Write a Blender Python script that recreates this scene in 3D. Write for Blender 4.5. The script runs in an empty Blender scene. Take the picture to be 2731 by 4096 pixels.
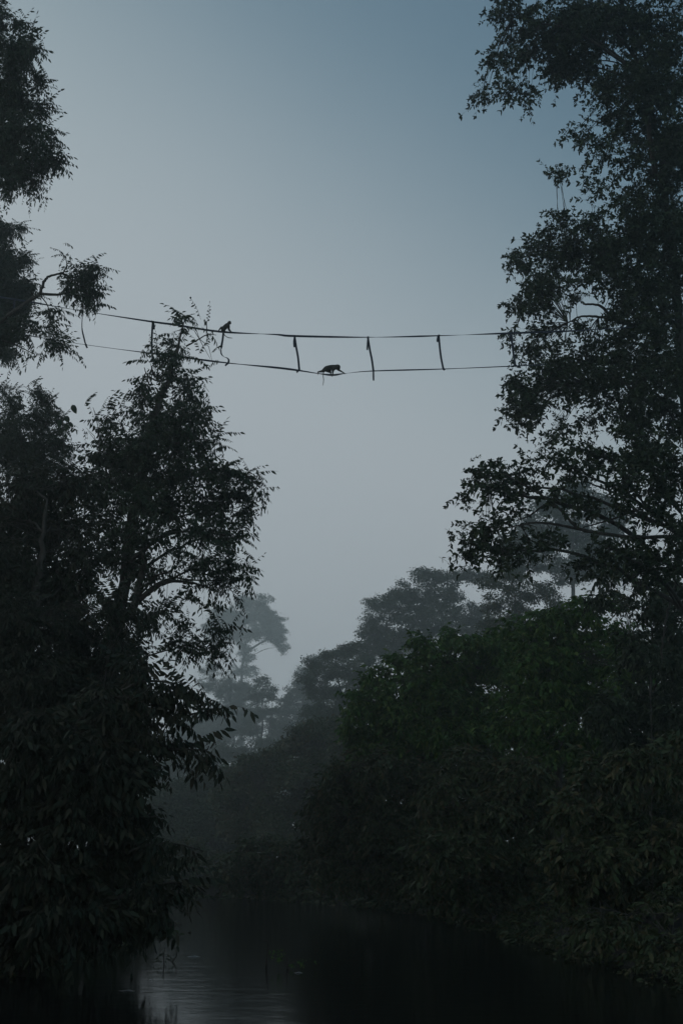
import bpy, bmesh, math, random
import numpy as np
from mathutils import Vector, Matrix

rng = np.random.default_rng(11)
random.seed(11)
C = bpy.context.scene.collection
R = math.radians

# ------------------------------------------------------------------ camera geometry
FPX = 50.0 / 36.0 * 4096.0
PITCH = R(13.65)
CAM = Vector((0.0, 0.0, 1.6))
SP, CP = math.sin(PITCH), math.cos(PITCH)


def P(px, py, Y):
    """the world point seen at photo pixel (px, py) that stands Y metres away along the ground"""
    u, v = (px - 1365.5) / FPX, (2048.0 - py) / FPX
    d = Vector((u, CP - v * SP, SP + v * CP))
    return CAM + d * (Y / d.y)


def mpp(Y):
    return Y / FPX / CP


# ------------------------------------------------------------------ object helpers
def link(o, parent=None):
    C.objects.link(o)
    if parent is not None:
        o.parent = parent
        o.matrix_parent_inverse = Matrix.Translation(parent.matrix_world.translation).inverted() if False else Matrix()
    return o


def tag(o, label=None, cat=None, group=None, kind=None):
    if label:
        o['label'] = label
    if cat:
        o['category'] = cat
    if group:
        o['group'] = group
    if kind:
        o['kind'] = kind
    return o


def thing(name, label, cat, loc=(0, 0, 0), group=None):
    o = bpy.data.objects.new(name, None)
    o.empty_display_size = 0.3
    C.objects.link(o)
    o.location = loc
    return tag(o, label, cat, group)


def root_loc(o):
    v = Vector((0, 0, 0))
    while o is not None:
        v += o.location
        o = o.parent
    return v


def np_mesh(name, verts, faces, mat, parent=None, smooth=False):
    """verts (n,3) in world space, faces (m,3|4)"""
    verts = np.asarray(verts, dtype=np.float32)
    faces = np.asarray(faces, dtype=np.int32)
    if parent is not None:
        verts = verts - np.array(root_loc(parent), dtype=np.float32)
    me = bpy.data.meshes.new(name)
    nv, (nf, k) = len(verts), faces.shape
    me.vertices.add(nv)
    me.vertices.foreach_set('co', verts.ravel())
    me.loops.add(nf * k)
    me.loops.foreach_set('vertex_index', faces.ravel())
    me.polygons.add(nf)
    me.polygons.foreach_set('loop_start', np.arange(0, nf * k, k, dtype=np.int32))
    me.polygons.foreach_set('loop_total', np.full(nf, k, dtype=np.int32))
    if smooth:
        me.polygons.foreach_set('use_smooth', np.ones(nf, dtype=bool))
    me.update(calc_edges=True)
    me.materials.append(mat)
    o = bpy.data.objects.new(name, me)
    C.objects.link(o)
    if parent is not None:
        o.parent = parent
    return o


class MB:
    """collects quads"""
    def __init__(self):
        self.v, self.f, self.n = [], [], 0

    def add(self, v, f):
        self.v.append(np.asarray(v, dtype=np.float32))
        self.f.append(np.asarray(f, dtype=np.int32) + self.n)
        self.n += len(v)

    def tube(self, pts, rad, sides=7, wob=0.0):
        pts = np.asarray([tuple(p) for p in pts], dtype=float)
        n = len(pts)
        rad = np.broadcast_to(np.asarray(rad, dtype=float), (n,))
        t = np.gradient(pts, axis=0)
        t /= np.linalg.norm(t, axis=1)[:, None] + 1e-9
        ref = np.array([0.13, 1.0, 0.07])
        a = np.cross(t, ref)
        bad = np.linalg.norm(a, axis=1) < 0.2
        a[bad] = np.cross(t[bad], np.array([1.0, 0, 0.1]))
        a /= np.linalg.norm(a, axis=1)[:, None]
        b = np.cross(t, a)
        ang = np.arange(sides) / sides * 2 * math.pi
        rr = rad[:, None] * (1 + wob * rng.standard_normal((n, sides)))
        ring = (pts[:, None, :] + rr[..., None] * (np.cos(ang)[None, :, None] * a[:, None, :] + np.sin(ang)[None, :, None] * b[:, None, :]))
        v = ring.reshape(-1, 3)
        f = []
        for i in range(n - 1):
            for j in range(sides):
                k = (j + 1) % sides
                f.append((i * sides + j, i * sides + k, (i + 1) * sides + k, (i + 1) * sides + j))
        # caps as fans of degenerate-free quads
        v = np.vstack([v, pts[:1], pts[-1:]])
        c0, c1 = n * sides, n * sides + 1
        for j in range(0, sides - (sides % 2), 2):
            f.append((c0, (j + 2) % sides, j + 1, j))
            f.append((c1, (n - 1) * sides + j, (n - 1) * sides + j + 1, (n - 1) * sides + (j + 2) % sides))
        self.add(v, f)

    def build(self, name, mat, parent=None, smooth=True):
        return np_mesh(name, np.vstack(self.v), np.vstack(self.f), mat, parent, smooth)


def smooth_path(pts, n, jit=0.0):
    pts = np.asarray([tuple(p) for p in pts], dtype=float)
    if len(pts) == 2:
        pts = np.vstack([pts[0], pts.mean(0), pts[1]])
    m = len(pts)
    ext = np.vstack([2 * pts[0] - pts[1], pts, 2 * pts[-1] - pts[-2]])
    out = []
    for s in np.linspace(0, m - 1 - 1e-6, n):
        i = int(s)
        u = s - i
        p0, p1, p2, p3 = ext[i:i + 4]
        out.append(0.5 * (2 * p1 + (p2 - p0) * u + (2 * p0 - 5 * p1 + 4 * p2 - p3) * u * u + (3 * p1 - p0 - 3 * p2 + p3) * u ** 3))
    out = np.array(out)
    if jit:
        w = rng.standard_normal(out.shape) * jit
        w[0] = 0
        w[-1] = 0
        out += w
    return out


# ------------------------------------------------------------------ materials
def new_mat(name):
    m = bpy.data.materials.new(name)
    m.use_nodes = True
    nt = m.node_tree
    return m, nt, nt.nodes['Principled BSDF']


def leaf_mat(name, c1, c2, c3, rough=0.6, spec=0.16):
    m, nt, b = new_mat(name)
    geo = nt.nodes.new('ShaderNodeNewGeometry')
    ramp = nt.nodes.new('ShaderNodeValToRGB')
    e = ramp.color_ramp.elements
    e[0].position, e[0].color = 0.0, (*c1, 1)
    e[1].position, e[1].color = 1.0, (*c3, 1)
    k = e.new(0.6)
    k.color = (*c2, 1)
    nt.links.new(geo.outputs['Random Per Island'], ramp.inputs['Fac'])
    nt.links.new(ramp.outputs['Color'], b.inputs['Base Color'])
    b.inputs['Roughness'].default_value = rough
    b.inputs['Specular IOR Level'].default_value = spec
    return m


def bark_mat(name, c1, c2):
    m, nt, b = new_mat(name)
    tc = nt.nodes.new('ShaderNodeTexCoord')
    mp = nt.nodes.new('ShaderNodeMapping')
    mp.inputs['Scale'].default_value = (6, 6, 1.6)
    no = nt.nodes.new('ShaderNodeTexNoise')
    no.inputs['Scale'].default_value = 3.0
    no.inputs['Detail'].default_value = 6.0
    ramp = nt.nodes.new('ShaderNodeValToRGB')
    ramp.color_ramp.elements[0].position = 0.3
    ramp.color_ramp.elements[0].color = (*c1, 1)
    ramp.color_ramp.elements[1].position = 0.7
    ramp.color_ramp.elements[1].color = (*c2, 1)
    bump = nt.nodes.new('ShaderNodeBump')
    bump.inputs['Strength'].default_value = 0.6
    bump.inputs['Distance'].default_value = 0.02
    nt.links.new(tc.outputs['Object'], mp.inputs['Vector'])
    nt.links.new(mp.outputs['Vector'], no.inputs['Vector'])
    nt.links.new(no.outputs['Fac'], ramp.inputs['Fac'])
    nt.links.new(ramp.outputs['Color'], b.inputs['Base Color'])
    nt.links.new(no.outputs['Fac'], bump.inputs['Height'])
    nt.links.new(bump.outputs['Normal'], b.inputs['Normal'])
    b.inputs['Roughness'].default_value = 0.9
    return m


M = {}
M['leaf_dark'] = leaf_mat('leaf_dark', (0.025, 0.042, 0.022), (0.033, 0.053, 0.027), (0.045, 0.056, 0.030))
M['leaf_oval'] = leaf_mat('leaf_oval', (0.030, 0.046, 0.024), (0.040, 0.062, 0.030), (0.060, 0.075, 0.034))
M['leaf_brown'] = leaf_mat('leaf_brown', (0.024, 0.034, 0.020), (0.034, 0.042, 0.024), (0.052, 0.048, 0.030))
M['leaf_green'] = leaf_mat('leaf_green', (0.048, 0.110, 0.024), (0.072, 0.145, 0.032), (0.130, 0.175, 0.042))
M['leaf_olive'] = leaf_mat('leaf_olive', (0.042, 0.062, 0.026), (0.060, 0.080, 0.034), (0.110, 0.090, 0.045))
M['leaf_far'] = leaf_mat('leaf_far', (0.040, 0.060, 0.030), (0.050, 0.075, 0.035), (0.070, 0.085, 0.040))
M['bark'] = bark_mat('bark', (0.030, 0.026, 0.020), (0.085, 0.075, 0.060))
M['bark_pale'] = bark_mat('bark_pale', (0.10, 0.095, 0.08), (0.22, 0.21, 0.18))


def plain(name, col, rough=0.7, nscale=30, var=0.35, spec=0.3):
    m, nt, b = new_mat(name)
    tc = nt.nodes.new('ShaderNodeTexCoord')
    no = nt.nodes.new('ShaderNodeTexNoise')
    no.inputs['Scale'].default_value = nscale
    no.inputs['Detail'].default_value = 5
    ramp = nt.nodes.new('ShaderNodeValToRGB')
    ramp.color_ramp.elements[0].position = 0.3
    ramp.color_ramp.elements[0].color = tuple(c * (1 - var) for c in col) + (1,)
    ramp.color_ramp.elements[1].position = 0.7
    ramp.color_ramp.elements[1].color = tuple(c * (1 + var) for c in col) + (1,)
    nt.links.new(tc.outputs['Object'], no.inputs['Vector'])
    nt.links.new(no.outputs['Fac'], ramp.inputs['Fac'])
    nt.links.new(ramp.outputs['Color'], b.inputs['Base Color'])
    b.inputs['Roughness'].default_value = rough
    b.inputs['Specular IOR Level'].default_value = spec
    return m


M['webbing'] = plain('webbing', (0.035, 0.042, 0.060), 0.75, 60)
M['fur'] = plain('fur', (0.075, 0.070, 0.058), 0.9, 90, 0.4, 0.15)
M['soil'] = plain('soil', (0.032, 0.030, 0.024), 0.95, 1.2, 0.5)
M['stick'] = plain('stick', (0.05, 0.04, 0.03), 0.8, 20)
M['pale_streak'] = plain('pale_streak', (0.55, 0.56, 0.55), 0.5, 20, 0.2)  # pale tone for the thin streaks on the water

m, nt, b = new_mat('river_water')
b.inputs['Base Color'].default_value = (0.010, 0.010, 0.008, 1)
b.inputs['Roughness'].default_value = 0.09
b.inputs['Specular IOR Level'].default_value = 0.14
b.inputs['IOR'].default_value = 1.13
tc = nt.nodes.new('ShaderNodeTexCoord')
mp = nt.nodes.new('ShaderNodeMapping')
mp.inputs['Scale'].default_value = (1.0, 1.6, 1.0)
n1 = nt.nodes.new('ShaderNodeTexNoise')
n1.inputs['Scale'].default_value = 1.3
n1.inputs['Detail'].default_value = 5
n1.inputs['Distortion'].default_value = 0.8
n2 = nt.nodes.new('ShaderNodeTexNoise')
n2.inputs['Scale'].default_value = 9
n2.inputs['Detail'].default_value = 2
mx = nt.nodes.new('ShaderNodeMath')
mx.operation = 'MULTIPLY_ADD'
mx.inputs[1].default_value = 0.18
bump = nt.nodes.new('ShaderNodeBump')
bump.inputs['Strength'].default_value = 0.16
bump.inputs['Distance'].default_value = 0.03
nt.links.new(tc.outputs['Object'], mp.inputs['Vector'])
nt.links.new(mp.outputs['Vector'], n1.inputs['Vector'])
nt.links.new(mp.outputs['Vector'], n2.inputs['Vector'])
nt.links.new(n2.outputs['Fac'], mx.inputs[0])
nt.links.new(n1.outputs['Fac'], mx.inputs[2])
nt.links.new(mx.outputs[0], bump.inputs['Height'])
nt.links.new(bump.outputs['Normal'], b.inputs['Normal'])
M['water'] = m

# ------------------------------------------------------------------ terrain and river
LB = np.array([(-120, -9), (-20, -7), (10, -5.2), (20, -4.5), (31, -3.8), (36, -4.6), (42, -9), (50, -20), (60, -45), (90, -160)], float)
RB = np.array([(-120, 8), (-20, 6.5), (10, 4.8), (23, 3.8), (41, 2.9), (50, 0.5), (61, -5), (68, -15), (76, -45), (110, -160)], float)


def bank_d(x, y):
    xl = np.interp(y, LB[:, 0], LB[:, 1])
    xr = np.interp(y, RB[:, 0], RB[:, 1])
    return np.where(y > 110, 200.0, np.maximum(xl - x, x - xr))


def ground_h(x, y):
    x, y = np.asarray(x, float), np.asarray(y, float)
    d = bank_d(x, y)
    t = np.clip((d + 1.0) / 3.2, 0, 1)
    h = -0.9 + 1.75 * t * t * (3 - 2 * t) + np.clip(d - 2.2, 0, 60) * 0.010
    h += np.where(d > 0, 1, 0.2) * (0.10 * np.sin(x * 0.9 + 0.3 * y) * np.cos(y * 0.7) + 0.05 * np.sin(2.3 * x + 1.1) * np.sin(1.9 * y))
    return h


xs = np.concatenate([np.linspace(-560, -62, 50), np.linspace(-60, 40, 126), np.linspace(42, 560, 50)])
ys = np.concatenate([np.linspace(-90, -12, 20), np.linspace(-10, 90, 126), np.linspace(93, 600, 60)])
gx, gy = np.meshgrid(xs, ys)
gz = ground_h(gx, gy)
nx, ny = len(xs), len(ys)
idx = np.arange(nx * ny).reshape(ny, nx)
fq = np.stack([idx[:-1, :-1], idx[:-1, 1:], idx[1:, 1:], idx[1:, :-1]], -1).reshape(-1, 4)
g = np_mesh('ground', np.stack([gx, gy, gz], -1).reshape(-1, 3), fq, M['soil'], None, True)
tag(g, 'dark muddy forest floor and river banks', None, None, 'structure')
wv = [(-170, -85, 0), (14, -85, 0), (14, 112, 0), (-170, 112, 0)]
w = np_mesh('water', wv, [(0, 1, 2, 3)], M['water'])
tag(w, 'dark still river winding between the trees', None, None, 'structure')

# ------------------------------------------------------------------ foliage
def leaf_block(p, d, w, l, wd, droop):
    """arrays of leaves -> (n,6,3)"""
    d = d / np.linalg.norm(d, axis=1)[:, None]
    w = w - (w * d).sum(1)[:, None] * d
    w = w / (np.linalg.norm(w, axis=1)[:, None] + 1e-9)
    n = np.cross(d, w)
    l, wd = l[:, None], wd[:, None]
    dz = np.array([0, 0, -1.0])
    tip = p + d * l + dz * l * droop
    out = np.stack([
        p,
        p + d * l * 0.32 + w * wd * 0.5 + n * wd * 0.14,
        p + d * l * 0.66 + w * wd * 0.40 + n * wd * 0.10 + dz * l * droop * 0.35,
        tip,
        p + d * l * 0.66 - w * wd * 0.40 + n * wd * 0.10 + dz * l * droop * 0.35,
        p + d * l * 0.32 - w * wd * 0.5 + n * wd * 0.14], 1)
    return out


def make_templates(kind, k=14):
    T = []
    for _ in range(k):
        if kind in ('droop', 'broad'):
            nl = int(rng.integers(9, 15)) if kind == 'droop' else int(rng.integers(7, 11))
            L = rng.uniform(0.38, 0.62) * (1.0 if kind == 'droop' else 1.15)
            s = np.linspace(0.12, 1.0, nl)
            a0 = rng.uniform(0.1, 0.5)
            stem = lambda q: np.stack([L * q, 0.06 * L * np.sin(q * 3 + a0 * 9), L * (a0 * q - (a0 * 0.7 + 0.30) * q * q)], -1)
            p = stem(s)
            side = np.where(np.arange(nl) % 2 == 0, 1.0, -1.0)
            d = np.stack([rng.uniform(0.1, 0.5, nl), side * rng.uniform(0.2, 0.6, nl), rng.uniform(-1.2, -0.55, nl)], -1)
            d[-1] = (0.8, 0, -0.6)
            w = np.stack([rng.uniform(0.3, 1, nl), rng.uniform(-.5, .5, nl), rng.uniform(-0.3, 0.3, nl)], -1)
            l = (0.108 if kind == 'droop' else 0.165) * rng.uniform(0.75, 1.25, nl)
            wd = l * (0.37 if kind == 'droop' else 0.36) * rng.uniform(0.8, 1.2, nl)
            lb = leaf_block(p, d, w, l, wd, 0.12)
        elif kind == 'oval':
            nl = int(rng.integers(10, 16))
            L = rng.uniform(0.34, 0.58)
            s = np.sort(np.concatenate([rng.uniform(0.1, 1.0, nl - 4), np.full(4, 1.0)]))
            a0 = rng.uniform(-0.1, 0.35)
            stem = lambda q: np.stack([L * q, 0.08 * L * np.sin(q * 4 + a0 * 20), L * (a0 * q - 0.35 * q * q)], -1)
            p = stem(s)
            th = np.arange(nl) * 2.4 + rng.uniform(0, 6)
            d = np.stack([rng.uniform(0.2, 1.0, nl), 0.9 * np.cos(th), 0.75 * np.sin(th) - 0.28], -1)
            w = rng.standard_normal((nl, 3)) * np.array([1, 1, 0.7])
            l = 0.112 * rng.uniform(0.65, 1.2, nl)
            wd = l * 0.47 * rng.uniform(0.85, 1.15, nl)
            lb = leaf_block(p, d, w, l, wd, 0.08)
        elif kind == 'bush':
            nl = int(rng.integers(10, 16))
            L = rng.uniform(0.3, 0.5)
            s = np.linspace(0.1, 1.0, nl)
            stem = lambda q: np.stack([L * q, 0 * q, L * (0.5 * q - 0.75 * q * q)], -1)
            p = stem(s) + rng.standard_normal((nl, 3)) * 0.02
            th = np.arange(nl) * 2.4 + rng.uniform(0, 6)
            d = np.stack([rng.uniform(0.1, 0.8, nl), 0.6 * np.cos(th), 0.4 * np.sin(th) - 0.65], -1)
            w = rng.standard_normal((nl, 3)) * np.array([1, 1, 0.4])
            l = 0.155 * rng.uniform(0.65, 1.25, nl)
            wd = l * 0.40 * rng.uniform(0.85, 1.15, nl)
            lb = leaf_block(p, d, w, l, wd, 0.1)
        else:  # far
            nl = 16
            L = 0.7
            stem = lambda q: np.stack([L * q, 0 * q, 0 * q], -1)
            p = rng.standard_normal((nl, 3)) * np.array([0.34, 0.34, 0.20])
            d = rng.standard_normal((nl, 3)) * np.array([1, 1, 0.6]) + np.array([0, 0, -0.3])
            w = rng.standard_normal((nl, 3)) * np.array([1, 1, 0.5])
            l = 0.30 * rng.uniform(0.6, 1.3, nl)
            wd = l * 0.50
            lb = leaf_block(p, d, w, l, wd, 0.05)
        q = np.array([0.0, 0.35, 0.7, 1.0])
        T.append((lb, stem(q)))
    return T


TEMPL = {k: make_templates(k) for k in ('droop', 'broad', 'oval', 'bush', 'far')}
LEAF_AREA = {k: float(np.mean([len(t[0]) for t in v])) for k, v in TEMPL.items()}
ONE = {'droop': 0.0027, 'broad': 0.0058, 'oval': 0.0036, 'bush': 0.0059, 'far': 0.028}
SIGMA = {'droop': 0.14, 'broad': 0.16, 'oval': 0.15, 'bush': 0.16, 'far': 0.40}
Q2 = np.array([(0, 1, 2, 3), (0, 3, 4, 5)])


def stamp(kind, pos, az, pitch, scale):
    leaves, stems = [], []
    T = TEMPL[kind]
    ti = rng.integers(0, len(T), len(pos))
    for k, (lb, st) in enumerate(T):
        s = np.where(ti == k)[0]
        if not len(s):
            continue
        ca, sa, cp, sp = np.cos(az[s]), np.sin(az[s]), np.cos(pitch[s]), np.sin(pitch[s])
        mir = np.where(rng.random(len(s)) < 0.5, -1.0, 1.0)
        Rm = np.zeros((len(s), 3, 3))
        Rm[:, 0, 0], Rm[:, 0, 1], Rm[:, 0, 2] = ca * cp, -sa * mir, -ca * sp
        Rm[:, 1, 0], Rm[:, 1, 1], Rm[:, 1, 2] = sa * cp, ca * mir, -sa * sp
        Rm[:, 2, 0], Rm[:, 2, 2] = sp, cp
        Rm *= scale[s][:, None, None]
        v = np.einsum('nij,lkj->nlki', Rm, lb) + pos[s][:, None, None, :]
        leaves.append(v.reshape(-1, 3))
        stems.append(np.einsum('nij,kj->nki', Rm, st) + pos[s][:, None, :])
    v = np.vstack(leaves)
    nl = len(v) // 6
    f = (np.arange(nl)[:, None, None] * 6 + Q2[None]).reshape(-1, 4)
    return v, f, np.concatenate(stems)


def prisms(a, b, ra, rb):
    """many straight three-sided sticks at once"""
    a, b = np.asarray(a, float), np.asarray(b, float)
    t = b - a
    t /= np.linalg.norm(t, axis=1)[:, None] + 1e-9
    u = np.cross(t, np.array([0.3, 0.9, 0.31]))
    u /= np.linalg.norm(u, axis=1)[:, None] + 1e-9
    w = np.cross(t, u)
    n = len(a)
    ring = []
    ra = np.broadcast_to(ra, (n,))[:, None]
    rb = np.broadcast_to(rb, (n,))[:, None]
    for base, rr in ((a, ra), (b, rb)):
        for k in range(3):
            an = k * 2.0944
            ring.append(base + rr * (math.cos(an) * u + math.sin(an) * w))
    v = np.stack(ring, 1).reshape(-1, 3)
    q = np.array([(0, 1, 4, 3), (1, 2, 5, 4), (2, 0, 3, 5)])
    f = (np.arange(n)[:, None, None] * 6 + q[None]).reshape(-1, 4)
    return v, f


def tree(name, label, cat, D, ells, kind, mat, base, trunk=(), od=2.4, scale=1.0, spread=1.5, group=None,
         limbs=(), r0=0.16, near=True, limb_n=14, bark='bark', up=0.0, fat=1.0):
    """ells: (px, py, rx, ry[, od factor[, depth]]) crown masses in photo pixels at distance D.
    base: (px, depth) of the foot; trunk: photo points (px, py[, depth]) up the stem."""
    bx = P(base[0], 3430, base[1]).x
    by = base[1]
    foot = Vector((bx, by, float(ground_h(bx, by)) - 0.15))
    root = thing(name, label, cat, foot, group)
    tp = [foot] + [P(t[0], t[1], t[2] if len(t) > 2 else D) for t in trunk]
    tb = MB()
    tpath = smooth_path(tp, max(8, 5 * len(tp)), r0 * 0.12)
    tr = np.linspace(1, 0.09, len(tpath)) * r0
    tr[0] *= 1.5
    tb.tube(tpath, tr, 10 if near else 6, 0.05)
    # crown masses
    cen, subs, sub_ell = [], [], []
    pos, az, pit, own = [], [], [], []
    for i, e in enumerate(ells):
        px, py, rx, ry = e[:4]
        fo = e[4] if len(e) > 4 else 1.0
        dd = (e[5] if len(e) > 5 else D) + rng.uniform(-1, 1) * spread
        c = np.array(P(px, py, dd))
        m_ = mpp(dd)
        rad = np.array([rx * m_, max(0.35 * scale, 0.6 * (rx + ry) * m_) * fat, ry * m_])
        cen.append(c)
        area = math.pi * rad[0] * rad[2]
        n = max(3, int(1.4 * od * fo * area / (ONE[kind] * scale ** 2 * 0.55 * LEAF_AREA[kind])))
        ns = max(2, int(n / (8 if kind in ('droop', 'broad') else 5)))
        q = rng.standard_normal((ns, 3))
        q /= np.linalg.norm(q, axis=1)[:, None]
        q *= (rng.random(ns) ** 0.42)[:, None]
        inner = np.maximum(rad - SIGMA[kind] * scale * 0.9, rad * 0.35)
        sc_ = c + q * inner
        k = rng.integers(0, ns, n)
        pp = sc_[k] + rng.standard_normal((n, 3)) * SIGMA[kind] * scale * np.array([0.9, 1.0, 0.45])
        out = q[k] + rng.standard_normal((n, 3)) * (1.1 if kind == 'droop' else 0.55)
        subs.append(sc_)
        sub_ell += [i] * ns
        pos.append(pp)
        az.append(np.arctan2(out[:, 1], out[:, 0]))
        pit.append(np.clip(0.45 * out[:, 2] + rng.normal(0, 0.5 if kind == 'droop' else 0.3, n) + up, -0.9, 1.2))
    pos, az, pit = np.vstack(pos), np.concatenate(az), np.concatenate(pit)
    # start a little back along the stem so that the spray is centred on its spot
    pos = pos - 0.16 * scale * np.stack([np.cos(az), np.sin(az), 0 * az], -1)
    ok = pos[:, 2] > np.maximum(ground_h(pos[:, 0], pos[:, 1]), 0) + 0.12
    pos, az, pit = pos[ok], az[ok], pit[ok]
    sc = scale * rng.uniform(0.62, 1.3, len(pos))
    v, f, stems = stamp(kind, pos, az, pit, sc)
    # limbs to the biggest masses
    cen = np.array(cen)
    order = sorted(range(len(ells)), key=lambda i: -ells[i][2] * ells[i][3])[:limb_n]
    limb_paths = []
    for L in limbs:
        lp = smooth_path([P(a[0], a[1], a[2] if len(a) > 2 else D) for a in L[1]], 6 * len(L[1]), L[0] * 0.10)
        limb_paths.append((lp, L[0]))
    ends = {}
    for i in order:
        c = cen[i]
        low = tpath[(tpath[:, 2] < c[2] - 0.25 * np.linalg.norm(tpath[:, :2] - c[:2], axis=1))]
        low = low if len(low) else tpath[:2]
        dist = np.linalg.norm(low - c, axis=1)
        s = low[np.argmin(dist)]
        mid = (s + c) / 2 + np.array([0, 0, 0.10 * np.linalg.norm(c - s)]) + rng.standard_normal(3) * 0.06 * np.linalg.norm(c - s)
        L = np.linalg.norm(c - s)
        rr = float(np.clip(0.010 * L + 0.012, 0.015, r0 * 0.6))
        limb_paths.append((smooth_path([s, mid, c], 12, rr * 0.5), rr))
    if near:
        trk = tb.build('trunk', M[bark], root)
        for lp, rr in limb_paths:
            lb = MB()
            lb.tube(lp, np.linspace(1, 0.35, len(lp)) * rr, 7, 0.06)
            lb.build('limb', M[bark], trk)
    else:
        for lp, rr in limb_paths:
            tb.tube(lp, np.linspace(1, 0.35, len(lp)) * rr, 5, 0.05)
        trk = tb.build('trunk', M[bark], root)
    # twigs: from the nearest limb point to every leaf cluster, and the stem of every spray
    allp = np.vstack([p for p, _ in limb_paths] + [tpath[len(tpath) // 2:]])
    S = np.vstack(subs)
    okS = S[:, 2] > ground_h(S[:, 0], S[:, 1]) + 0.1
    S = S[okS]
    src = np.empty_like(S)
    for a in range(0, len(S), 2000):
        d2 = ((S[a:a + 2000, None, :] - allp[None]) ** 2).sum(-1)
        src[a:a + 2000] = allp[d2.argmin(1)]
    rt = 0.010 * scale if near else 0.02
    dl = np.linalg.norm(S - src, axis=1)
    mid = (S + src) / 2 + np.array([0, 0, 1.0]) * (0.10 * dl)[:, None] + rng.standard_normal(S.shape) * (0.06 * dl)[:, None]
    v1, f1 = prisms(src, mid, rt, rt * 0.8)
    v2, f2 = prisms(mid, S, rt * 0.8, rt * 0.45)
    vs, fs = [v1, v2], [f1, f2 + len(v1)]
    if near:
        for k in range(3):
            v3, f3 = prisms(stems[:, k], stems[:, k + 1], 0.0042 * scale * (1 - 0.22 * k), 0.0042 * scale * (1 - 0.22 * (k + 1)))
            fs.append(f3 + sum(len(x) for x in vs))
            vs.append(v3)
    nleaf = len(f)
    f_all = np.vstack([f] + [x + len(v) for x in fs])
    crown = np_mesh('crown', np.vstack([v] + vs), f_all, mat, root)
    crown.data.materials.append(M[bark])
    mi = np.zeros(len(f_all), dtype=np.int32)
    mi[nleaf:] = 1
    crown.data.polygons.foreach_set('material_index', mi)
    return root


# ------------------------------------------------------------------ trees on the right bank
J_grow = lambda L, k: [(e[0], e[1], e[2] * k, e[3] * k) + tuple(e[4:]) for e in L]
J_top = [(2050,70,120,100),(2230,110,150,150),(2450,100,200,170),(2650,150,150,220),(2010,230,70,85),(1925,385,48,75,.8),(2030,385,65,60,.8),(2110,390,65,55,.8),
 (2200,300,90,80),(2330,240,120,100),(2480,330,120,110),(2640,400,120,150),
 (2230,705,42,85,.75),(2330,520,60,70,.7),(2410,590,90,90,.7),(2390,730,60,50,.7),(2480,470,90,90),(2530,650,90,90,.8),(2660,650,100,170,1.2),(2350,790,35,35,.6)]
J_mid = [(2230,895,90,60,.9),(2180,960,60,70),(2060,1010,62,48,.8),(2130,1080,90,90,.9),(2070,1225,60,65,.8),(2150,1200,90,80),(2260,1040,110,110),(2370,880,90,70,.9),
 (2420,1060,120,120),(2560,900,120,130),(2670,1000,110,200),(2560,1170,110,110),(2300,1180,60,50,.5),
 (2060,1360,48,36,.8),(2130,1400,70,60),(2230,1420,90,80),(2350,1420,90,70),(2480,1370,110,90),(2640,1360,110,150),
 (2080,1540,70,70),(2100,1640,72,88,1.3),(2055,1610,42,55),(2190,1540,80,75),(2280,1560,80,75,.8),(2400,1530,90,80,.8),(2350,1670,90,55,.42),(2540,1560,110,120),(2650,1650,110,150),(2240,1680,90,55,.4),(2210,1770,90,55,.4)]
J_low = [(1880,1880,55,38,.7),(1980,1845,48,50,.7),(1960,1950,85,75,.8),(1865,1980,48,42,.7),(2060,1930,90,80,.6),(2050,2050,80,45,.4),(1960,2080,90,55,.8),(1845,2100,50,28,.7),(1920,2180,85,55),
 (1845,2228,55,32,.8),(2040,2200,100,65,.8),(2150,2180,80,65,.8),(2020,2265,65,28,.7),(2160,1840,90,60,.5),(2280,1870,90,75,.7),(2400,1830,90,85),(2500,1920,90,80),(2250,1990,70,55,.7),(2350,2010,80,55,.45),(2560,1800,100,120),
 (2670,1900,95,150,1.2),(2610,2060,80,60,.8),(2670,2150,90,110),(2420,2190,100,60,.8),(2540,2210,110,60,.8),(2330,2230,80,50,.6),(2620,2280,110,70,.8),(2450,2000,70,60,.5)]
J_fill = [(2700,330,70,110),(2710,620,60,120),(2700,980,70,150),(2600,900,90,80),(2400,450,60,60,.7),(2560,400,90,80),(2610,1100,90,90),(2330,60,90,80),(2500,60,120,80),(2120,180,110,90),(2350,330,80,60),(2250,200,110,110),(2350,80,120,90),(2550,250,130,120),(2700,550,80,140),(2590,520,90,90),(2590,780,120,90),(2690,800,90,130),(2480,800,90,60,.7),(2350,980,100,80),(2480,960,100,90),(2190,1150,90,80),(2330,1300,90,60,.5),(2480,1200,100,90),(2650,1200,110,130),(2210,1330,70,50,.6),(2450,1470,110,80),(2560,1280,110,80),(2200,1480,90,70),(2330,1500,90,60,.8),(2460,1630,100,80,.8),(2140,1600,70,70),(2600,1480,110,90),(2700,1500,80,160),(2560,1690,110,80),(2150,1330,60,40,.5)]
tree('riverside_tree', 'tall dark leafy tree filling the whole right edge, small oval leaves against the sky', 'tree', 36.8, J_grow(J_top, .98) + J_grow(J_mid, 1.0) + J_fill, 'oval', M['leaf_oval'],
     (2800, 38), [(2790, 2400, 38), (2730, 1500, 38), (2650, 700, 37.5), (2560, 150, 37)], od=1.55, spread=1.3, r0=0.26, limb_n=22,
     limbs=[(0.07, [(2640, 1330, 37), (2560, 1310), (2460, 1280), (2400, 1225), (2330, 1215)]),
            (0.05, [(2500, 1290), (2420, 1272), (2330, 1265), (2270, 1290)]),
            (0.06, [(2650, 1500, 37), (2560, 1520), (2400, 1555), (2350, 1535)]),
            (0.09, [(2620, 700, 37), (2560, 300), (2500, 180), (2380, 60)])])
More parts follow.
